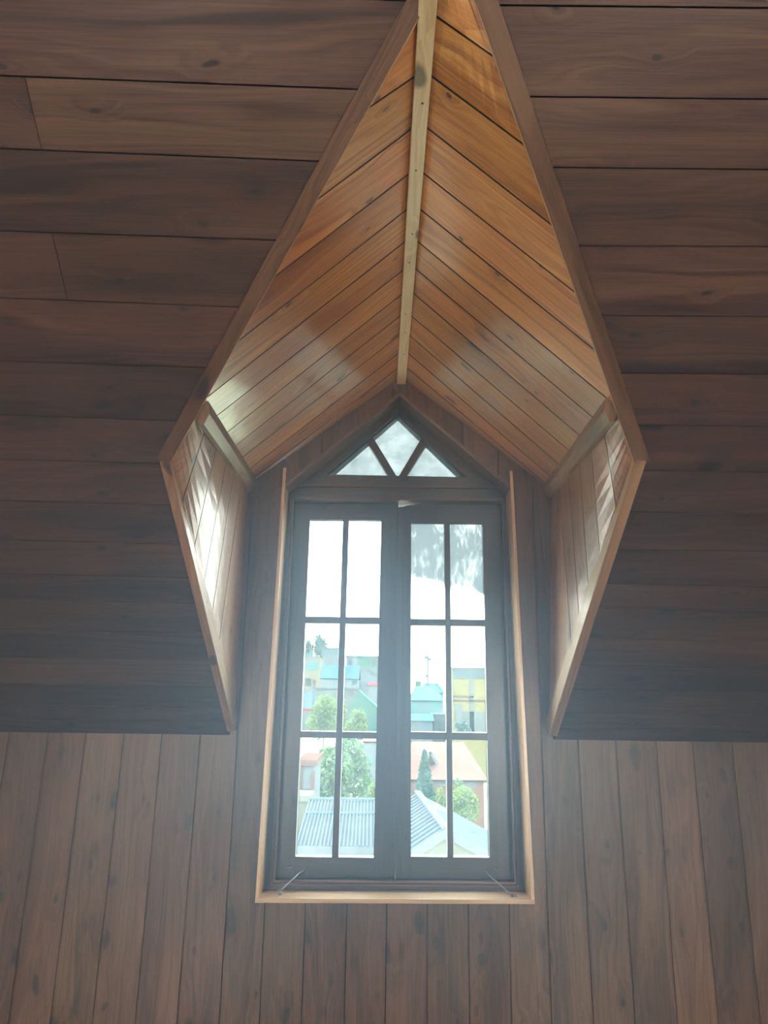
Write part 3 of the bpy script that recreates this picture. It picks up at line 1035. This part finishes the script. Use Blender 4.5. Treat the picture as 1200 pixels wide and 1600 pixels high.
mb = MB()
ys = [5, 20, 40, 60, 75, 95, 115, 140, 170, 200, 220, 240, 270, 300, 400, 500]
for j in range(len(ys) - 1):
    for i in range(-30, 30):
        f = []
        for (ii, jj) in ((i, j), (i + 1, j), (i + 1, j + 1), (i, j + 1)):
            Y = ys[jj]; X = ii / 30 * (25 + Y * 0.5)
            f.append(Vector((X, Y, ground_z(X, Y))))
        mb.face(f, (1, 0, 0), 0.5)
tag(mb.build('ground', plain('hillside_ground', (0.20, 0.26, 0.14), 0.9, 0, 0.3, 0.15, (0.24, 0.24, 0.20)), merge=True), 'sloping ground of the hillside town beyond the window', 'ground', kind='structure')


def tree(name, label, cat, px0, px1, py0, py1, Y, mat, n=1500, conical=False, size=None, group=None):
    a, b = ray_at(px0, py0, Y), ray_at(px1, py1, Y)
    cx, w = (a.x + b.x) / 2, abs(b.x - a.x) / 2
    zt, zb = a.z, b.z
    gz = ground_z(cx, Y)
    root = empty(name, (cx, Y, gz))
    tag(root, label, cat, group)
    mb = MB()
    mb.tube([(cx, Y, gz - 0.2), (cx + w * 0.05, Y, gz + (zb - gz) * 0.6), (cx, Y, zb + (zt - zb) * 0.75)], [w * 0.10, w * 0.07, w * 0.02], 8)
    mb.build('trunk', bark, root)
    mb = MB()
    size = size or w * 0.085
    H = zt - zb
    if conical:
        for k in range(14):
            t = k / 13
            r_ = w * (1.0 - 0.88 * t) * random.uniform(0.9, 1.1)
            leaves(mb, (cx, Y, zb + H * t * 0.96), r_, r_, H * 0.07, int(n / 14), size)
    else:
        for k in range(12):
            ang = random.uniform(0, 6.28); rr = math.sqrt(random.random()) * 0.58
            zc = zb + H * random.uniform(0.2, 0.8)
            t = (zc - zb) / H
            q = 1.0 - 0.5 * abs(t - 0.4)
            leaves(mb, (cx + math.cos(ang) * rr * w * q, Y + math.sin(ang) * rr * w, zc), w * 0.5 * q, w * 0.5, H * 0.2, int(n / 12), size)
    mb.build('foliage', mat, root)
    return root


def house(name, label, cat, x0, x1, ytop, ybot, Y, depth, wall, roofm, roof='flat', yr=None, windows=(), bands=(), overhang=0.02, ridge_x=None, group=None):
    """walls between photo columns x0..x1 and rows ytop..ybot on the plane y = Y; roof rises to row yr"""
    a, b = ray_at(x0, ytop, Y), ray_at(x1, ybot, Y)
    X0, X1, ZT, ZBm = a.x, b.x, a.z, b.z
    gz = min(ZBm, ground_z((X0 + X1) / 2, Y) - 0.3)
    root = empty(name, ((X0 + X1) / 2, Y, gz))
    tag(root, label, cat, group)
    mb = MB()
    mb.box((X0, Y, gz), (X1, Y + depth, ZT))
    W = X1 - X0
    oh = W * overhang + 0.1
    if roof == 'gable_front':
        ap = ray_at(ridge_x if ridge_x else (x0 + x1) / 2, yr, Y)
        mb.prism([(X0, Y, ZT), (X1, Y, ZT), (ap.x, Y, ap.z)], (0, depth, 0), (1, 0, 0))
    mb.build('walls', wall, root)
    th = max(0.12, W * 0.015)
    mb = MB()
    if roof == 'flat':
        mb.box((X0 - oh, Y - oh, ZT), (X1 + oh, Y + depth + oh, ZT + th * 2))
    elif roof == 'gable_front':
        for xe, sg in ((X0, -1), (X1, 1)):
            sl_ = (ap.z - ZT) / (ap.x - xe)
            xo = xe + sg * oh
            zo = ZT + sl_ * (xo - xe)
            mb.prism([(xo, Y - oh, zo), (ap.x, Y - oh, ap.z), (ap.x, Y - oh, ap.z + th), (xo, Y - oh, zo + th)], (0, depth + 2 * oh, 0), (0, 1, 0))
    elif roof in ('gable_side', 'hip'):
        zr = ray_at(x0, yr, Y + depth / 2).z
        ins = 0 if roof == 'gable_side' else W * 0.22
        A, B = Vector((X0 - oh, Y - oh, ZT)), Vector((X1 + oh, Y - oh, ZT))
        A2, B2 = Vector((X0 - oh, Y + depth + oh, ZT)), Vector((X1 + oh, Y + depth + oh, ZT))
        R0, R1 = Vector((X0 - oh + ins, Y + depth / 2, zr)), Vector((X1 + oh - ins, Y + depth / 2, zr))
        u_ = Vector((0, 0, th))
        for f in ([A, B, R1, R0], [A2, B2, R1, R0], [A, A2, R0], [B, B2, R1]):
            mb.prism([p + u_ for p in f], -u_ * 0.9, (1, 0, 0))
        mb.prism([A, B, B + u_, A + u_], (0, 0.02, 0), (1, 0, 0))
    mb.build('roof', roofm, root)
    for w_ in windows:
        wa, wb = ray_at(w_[0], w_[1], Y), ray_at(w_[2], w_[3], Y)
        mm = O[w_[4]] if len(w_) > 4 else O['dark_window']
        mb = MB()
        mb.box((wa.x, Y - 0.05, wb.z), (wb.x, Y + 0.05, wa.z))
        wn = mb.build('window', mm, root)
    for w_ in bands:
        wa, wb = ray_at(w_[0], w_[1], Y), ray_at(w_[2], w_[3], Y)
        mb = MB()
        mb.box((wa.x, Y - 0.12, wb.z), (wb.x, Y + 0.1, wa.z))
        mb.build('panel', O[w_[4]], root)
    return root


# -- nearest roof: ribbed metal main roof with a gable turned towards the window
YN, YF = 20.0, 26.0
root = empty('neighbour_house', (ray_at(640, 1300, 22).x, 22, ground_z(0, 22)))
tag(root, 'neighbouring house with pale ribbed metal roof and gable just below the window', 'house')
TL, TR_, BL_, BR_ = ray_at(484, 1252, YF), ray_at(652, 1250, YF), ray_at(463, 1324, YN), ray_at(640, 1324, YN)
zr = (TL.z + TR_.z) / 2
ze = (BL_.z + BR_.z) / 2
TR_.x += 0.3; BR_.x = TR_.x
for p in (TL, TR_): p.z = zr
for p in (BL_, BR_): p.z = ze
mb = MB()
mb.prism([TL, TR_, BR_, BL_], (0, 0.02, -0.06), (TL - BL_).normalized())
nr = 36
for k in range(nr + 1):
    t = k / nr
    a, b = TL.lerp(TR_, t), BL_.lerp(BR_, t)
    mb.beam(a + Vector((0, -0.01, 0.02)), b + Vector((0, -0.01, 0.02)), (0, 0, 1), 0.05, 0.05)
roofp = mb.build('metal_roof', O['silver_metal'], root)
mb = MB()
for t in (0.0, 0.36):
    a, b = TL.lerp(BL_, t), TR_.lerp(BR_, t)
    mb.beam(a + Vector((0, -0.02, 0.06)), b + Vector((0, -0.02, 0.06)), (0, 0, 1), 0.28 if t == 0 else 0.12, 0.04)
mb.build('flashing', O['pale_blue_wall'], roofp)
mb = MB()
mb.prism([BL_ + Vector((-0.1, -0.05, 0.02)), BR_ + Vector((0.1, -0.05, 0.02)), BR_ + Vector((0.1, -0.05, -0.26)), BL_ + Vector((-0.1, -0.05, -0.26))], (0, 0.05, 0), (1, 0, 0))
mb.build('fascia', O['white_render'], root)
mb = MB()
gz = ground_z(0, 22)
mb.prism([(BL_.x + 0.3, YN + 0.5, gz), (BR_.x - 0.3, YN + 0.5, gz), (BR_.x - 0.3, YN + 0.5, ze - 0.1), (BL_.x + 0.3, YN + 0.5, ze - 0.1)], (0, 9, 0), (1, 0, 0))
mb.prism([(TL.x, YF + 0.03, gz), (TR_.x, YF + 0.03, gz), (TR_.x, YF + 0.03, zr - 0.1), (TL.x, YF + 0.03, zr - 0.1)], (0, 1, 0), (1, 0, 0))
mb.build('walls', O['stucco'], root)
# cross gable
G1 = ray_at(697, 1296, 17.2)                 # near apex
G0 = Vector((ray_at(652, 1238, 23.5).x, 23.5, G1.z))
G0.z = ray_at(652, 1238, 23.5).z
GL_, GR_ = ray_at(630, 1341, 17.2), ray_at(772, 1337, 17.2)
drop = G1.z - GL_.z
mbl = MB()
G0R = Vector((G0.x + (GR_.x - G1.x) * 2.3, 23.5, G0.z - (G1.z - GR_.z) * 2.3))
GRX = Vector((G1.x + (GR_.x - G1.x) * 1.7, 17.2, G1.z - (G1.z - GR_.z) * 1.7))
G0L = Vector((G0.x + (GL_.x - G1.x), 23.5, G0.z - (G1.z - GL_.z)))
mbl.prism([G0, G1, GL_, G0L], (0, 0, -0.05), (G1 - G0).normalized())
mbl.prism([G0, G1, GRX, G0R], (0, 0, -0.05), (G1 - G0).normalized())
gr = mbl.build('gable_roof', O['grey_roof'], root)
mb = MB()
for k in range(1, 15):
    t = k / 15
    mb.beam(G0.lerp(G1, t) + Vector((-0.02, 0, 0.01)), G0L.lerp(GL_, t) + Vector((-0.02, 0, 0.01)), (0, 0, 1), 0.05, 0.03)
mb.build('rib', O['silver_metal'], gr)
mb = MB()
mb.beam(G0 + Vector((0, 0, 0.03)), G1 + Vector((0, 0, 0.03)), (0, 0, 1), 0.20, 0.06)
mb.build('ridge_cap', O['white_render'], gr)
mb = MB()
for g_ in (GL_, GRX):
    mb.prism([G1 + Vector((0, -0.05, 0.03)), g_ + Vector((0, -0.05, 0.03)), g_ + Vector((0, -0.05, -0.20)), G1 + Vector((0, -0.05, -0.20))], (0, 0.05, 0), (1, 0, 0))
mb.build('bargeboard', O['white_render'], gr)
mb = MB()
mb.prism([G1 + Vector((0, 0.05, -0.1)), GL_ + Vector((0.1, 0.05, -0.1)), Vector((GL_.x + 0.1, 17.25, GL_.z - 4)), Vector((GR_.x - 0.1, 17.25, GL_.z - 4)), GR_ + Vector((-0.1, 0.05, -0.1))], (0, 5.5, 0), (1, 0, 0))
mb.build('gable_wall', O['stucco'], root)

# -- left, next to it
house('cabin', 'small white cabin with red brown posts left of the metal roof', 'cabin', 468, 489, 1196, 1250, 34, 4, O['white_render'], O['rust_wood'],
      'flat', windows=((474, 1233, 483, 1245),), bands=((466, 1194, 469.5, 1262, 'rust_wood'), (487, 1205, 491, 1246, 'rust_wood'), (468, 1247, 506, 1251, 'orange_edge')))
house('garden_wall', 'pale cream wall at the left edge of the metal roof', 'wall', 452, 478.5, 1252, 1345, 30, 1.5, O['stucco'], O['stucco'], 'flat')
tree('shrub', 'small green shrub in front of the cream wall at the lower left pane', 'shrub', 463, 478, 1296, 1322, 27, F_mid, 400)
tree('broadleaf_tree', 'large mid green tree behind the metal roof, seen through the lower left panes', 'tree', 470, 592, 1150, 1275, 60, F_mid, 9000, size=0.19)
tree('bush', 'low yellowish bush at the right foot of the large green tree', 'bush', 572, 592, 1222, 1262, 56, F_lime, 700, size=0.12)
tree('conifer', 'dark green conifer in front of the terracotta roof', 'tree', 641, 686, 1174, 1265, 80, F_dark, 4200, conical=True, size=0.20)
tree('bush', 'lime green bush in front of the terracotta house, lower right pane', 'bush', 700, 752, 1226, 1300, 70, F_lime, 3600, size=0.15)
tree('bush', 'yellow green bush between conifer and glazing bar', 'bush', 680, 706, 1228, 1284, 72, F_lime, 1200, size=0.14)
tree('bush', 'green bush under the eaves of the terracotta house', 'bush', 706, 727, 1215, 1260, 78, F_mid, 800, size=0.16)

# -- terracotta house
tz = house('house', 'long house with faded terracotta hipped roof beyond the conifer', 'house', 625, 757, 1219, 1292, 95, 13, O['brick'], O['terracotta'],
           'hip', yr=1160, windows=((728, 1222, 744, 1231, 'white_render'), (684, 1221, 697, 1228, 'white_render')), bands=((620, 1216, 762, 1220, 'cream_render'),), overhang=0.04)
a = ray_at(672, 1176, 96.5)
mb = MB()
gw = ray_at(682, 1192, 96.5).x - ray_at(662, 1192, 96.5).x
hh = a.z - ray_at(672, 1192, 96.5).z
mb.prism([(a.x - gw / 2, 96.5, a.z - hh), (a.x + gw / 2, 96.5, a.z - hh), (a.x, 96.5, a.z)], (0, 5, -0.5), (1, 0, 0))
d_ = mb.build('dormer', O['brick'], tz)
mb = MB()
for sg in (-1, 1):
    mb.beam((a.x, 96.2, a.z + 0.1), (a.x + sg * gw * 0.62, 96.2, a.z - hh * 1.2), (0, 1, 0), 0.35, 0.5)
mb.build('bargeboard', O['white_render'], d_)
tree('hedge', 'strip of green treetops behind the ridge of the terracotta house', 'tree', 706, 764, 1150, 1172, 125, F_far, 1500, size=0.3)

# -- right middle panes
house('house', 'teal roofed house with upper dormer floor, right sash middle pane', 'house', 645, 690, 1095, 1147, 150, 14, O['teal_paint'], O['teal_roof'], 'hip', yr=1073,
      windows=((656, 1098, 661, 1106, 'white_render'), (664, 1098, 670, 1106, 'white_render')), bands=((645, 1112, 697, 1116, 'concrete'),), overhang=0.06)
house('chimney_block', 'small green roof turret beside the lamp mast', 'turret', 650, 658, 1066, 1085, 166, 3, O['green_boards'], O['far_grey'], 'flat')
house('house', 'grey blue roofed house half hidden behind the teal roof', 'house', 662, 693, 1083, 1110, 175, 16, O['white_render'], O['blue_metal'], 'hip', yr=1068, overhang=0.05)
house('house', 'low white house with teal lean-to roof and pale blue doors', 'house', 643, 676, 1127, 1160, 132, 8, O['white_render'], O['teal_roof'], 'gable_side', yr=1116,
      windows=((659, 1129, 665, 1142, 'pale_blue_wall'), (666, 1129, 672, 1142, 'pale_blue_wall'), (647, 1130, 652, 1142, 'concrete')), overhang=0.05)
house('house', 'plain grey brown house beside the low white house', 'house', 677, 700, 1118, 1160, 138, 9, O['concrete'], O['far_grey'], 'flat', windows=((684, 1128, 689, 1142),))
p0 = ray_at(668.5, 1072, 165); p1 = ray_at(669, 1026, 165)
root = empty('lamp_mast', (p0.x, 165, ground_z(p0.x, 165)))
tag(root, 'tall thin mast with small floodlights above the teal roof', 'mast')
mb = MB()
mb.tube([(p0.x, 165, ground_z(p0.x, 165)), (p0.x, 165, p1.z)], [0.30, 0.22], 8)
mb.build('pole', O['far_grey'], root)
for dx, dz, sz in ((-0.25, -0.1, 0.5), (0.55, -0.5, 0.35), (-0.35, -4.2, 0.3)):
    mb = MB()
    mb.box((p0.x + dx - sz, 164.7, p1.z + dz - sz), (p0.x + dx + sz * 0.7, 165.2, p1.z + dz + sz * 0.6))
    mb.build('floodlight', O['far_grey'], root, bevel=0.05)
house('yellow_building', 'large yellow building with weathered grey upper storey, far right pane', 'building', 708, 775, 1045, 1160, 120, 15, O['yellow_render'], O['far_grey'], 'flat',
      bands=((707.5, 1046, 776, 1061, 'far_grey'), (708, 1087, 740, 1090, 'brown_line'), (708, 1093, 776, 1097, 'brown_line'), (733, 1062, 741, 1150, 'concrete'),
             (708, 1060, 710.5, 1150, 'white_render'), (712, 1100, 722, 1130, 'concrete'), (722, 1112, 760, 1150, 'concrete')), overhang=0.01)
tree('bush', 'pale green bushes at the foot of the yellow building', 'bush', 706, 738, 1126, 1152, 112, F_far, 900, size=0.25)

# -- left middle panes
tree('broadleaf_tree', 'distant dark tree crown on the hilltop, upper left of the town', 'tree', 487, 515, 990, 1032, 310, F_far, 1500, size=0.55)
tree('broadleaf_tree', 'small distant tree at the left edge of the hilltop', 'tree', 477, 487, 998, 1022, 272, F_far, 500, size=0.5)
house('house', 'grey hilltop house right of the distant tree crown', 'house', 503, 531, 1013, 1030, 285, 12, O['far_grey'], O['grey_roof'], 'flat', yr=1005)
house('house', 'small hilltop house with orange roof edge at the left pane side', 'house', 476, 486, 1014, 1024, 280, 8, O['teal_paint'], O['orange_edge'], 'gable_side', yr=1008)
house('tower_house', 'narrow stacked house in cream and teal storeys at the left', 'house', 474, 498, 1026, 1090, 235, 12, O['cream_render'], O['far_grey'], 'flat',
      windows=((478, 1060, 486, 1072), (478, 1046, 482, 1053, 'white_render')), bands=((478, 1035, 498, 1046, 'teal_paint'), (474, 1028, 499, 1033, 'white_render'), (489, 1062, 492, 1078, 'brown_line'), (476, 1046, 497, 1047, 'concrete')))
house('house', 'pale building with vertical panels behind the blue roof', 'house', 504, 531, 1024, 1060, 262, 12, O['white_render'], O['grey_roof'], 'flat',
      windows=((508, 1026, 511, 1044, 'concrete'), (516, 1027, 519, 1043, 'concrete')))
house('apartment_block', 'long grey flat roofed block with a dark green centre, hilltop middle', 'building', 541, 596, 1026, 1062, 258, 14, O['concrete'], O['far_grey'], 'flat',
      windows=((545, 1030, 550, 1042), (553, 1029, 557, 1041, 'white_render'), (560, 1026, 580, 1043, 'green_boards'), (583, 1031, 586, 1042)))
house('house', 'white house with bright blue roof and one window, left middle panes', 'house', 502, 559, 1061, 1085, 215, 12, O['white_render'], O['blue_metal'], 'gable_side', yr=1040,
      windows=((550, 1063, 557, 1070),))
house('house', 'small white gabled house right of the blue roof', 'house', 562, 592, 1056, 1085, 229, 10, O['white_render'], O['grey_roof'], 'gable_front', yr=1046, windows=((580, 1049, 583, 1055),))
house('shed', 'little bright red roofed shed above the green gable', 'shed', 576, 589, 1072, 1080, 205, 5, O['white_render'], O['red_paint'], 'gable_side', yr=1067)
house('green_gable_house', 'green gabled house with mint metal roof, middle of the left sash', 'house', 546, 592, 1108, 1128, 160, 14, O['green_boards'], O['teal_roof'], 'gable_front', yr=1079, ridge_x=560,
      windows=((566, 1119, 585, 1127, 'far_grey'),))
house('house', 'pale blue wall and red trimmed house at the lower left of the town', 'house', 462, 487, 1079, 1110, 165, 8, O['pale_blue_wall'], O['white_render'], 'flat',
      bands=((462, 1107, 489, 1111, 'red_paint'), (474, 1111, 489, 1140, 'concrete')))
house('shop_row', 'row of small white and brown fronted buildings above the bushes', 'building', 494, 560, 1076, 1112, 185, 6, O['concrete'], O['far_grey'], 'flat',
      windows=((498, 1080, 504, 1088, 'white_render'), (512, 1079, 520, 1090, 'white_render'), (545, 1079, 552, 1088, 'brown_line'), (525, 1081, 533, 1092, 'orange_edge')))
tree('bush', 'tall lime green tree in front of the green gable, left column', 'tree', 480, 532, 1072, 1156, 120, F_lime, 3800, size=0.24)
tree('bush', 'lime green bush below the green gable house', 'bush', 538, 575, 1104, 1150, 118, F_lime, 1800, size=0.24)
tree('bush', 'lime green bush filling the gap at the left of the green gable', 'bush', 526, 546, 1086, 1150, 125, F_lime, 1000, size=0.24)
house('house', 'white house half hidden at the right of the large green tree', 'house', 568, 598, 1160, 1250, 90, 6, O['white_render'], O['terracotta'], 'gable_side', yr=1150,
      windows=((577, 1184, 584, 1194, 'pale_blue_wall'),))

# ------------------------------------------------------------------ haze volume added to imitate lens glare round the window
HAZE = 0.22
hm, ht, hout = new_mat('glare_haze')
sc_ = N(ht, 'ShaderNodeVolumeScatter')
sc_.inputs['Color'].default_value = (0.46, 0.74, 1.0, 1)
hg = N(ht, 'ShaderNodeNewGeometry')
hs_ = N(ht, 'ShaderNodeSeparateXYZ')
ht.links.new(hg.outputs['Position'], hs_.inputs[0])
mr = N(ht, 'ShaderNodeMapRange', interpolation_type='SMOOTHSTEP')
mr.inputs['From Min'].default_value = 0.85
mr.inputs['From Max'].default_value = 1.65
mr.inputs['To Min'].default_value = 0.03
mr.inputs['To Max'].default_value = 1.0
ht.links.new(hs_.outputs['Z'], mr.inputs['Value'])
mr2 = N(ht, 'ShaderNodeMapRange', interpolation_type='SMOOTHSTEP')
mr2.inputs['From Min'].default_value = 2.75
mr2.inputs['From Max'].default_value = 2.15
mr2.inputs['To Min'].default_value = 0.0
mr2.inputs['To Max'].default_value = 1.0
ht.links.new(hs_.outputs['Z'], mr2.inputs['Value'])
ht.links.new(math_node(ht, 'MULTIPLY', math_node(ht, 'MULTIPLY', mr.outputs[0], mr2.outputs[0]), HAZE), sc_.inputs['Density'])
sc_.inputs['Anisotropy'].default_value = 0.45
ht.links.new(sc_.outputs[0], hout.inputs['Volume'])
mb = MB()
mb.box((-2.35, -2.2, 0.05), (2.35, 0.0, 2.75))
hz = mb.build('glare_haze', hm)
tag(hz, 'faint bluish haze volume added for the glare around the window', 'haze', kind='stuff')
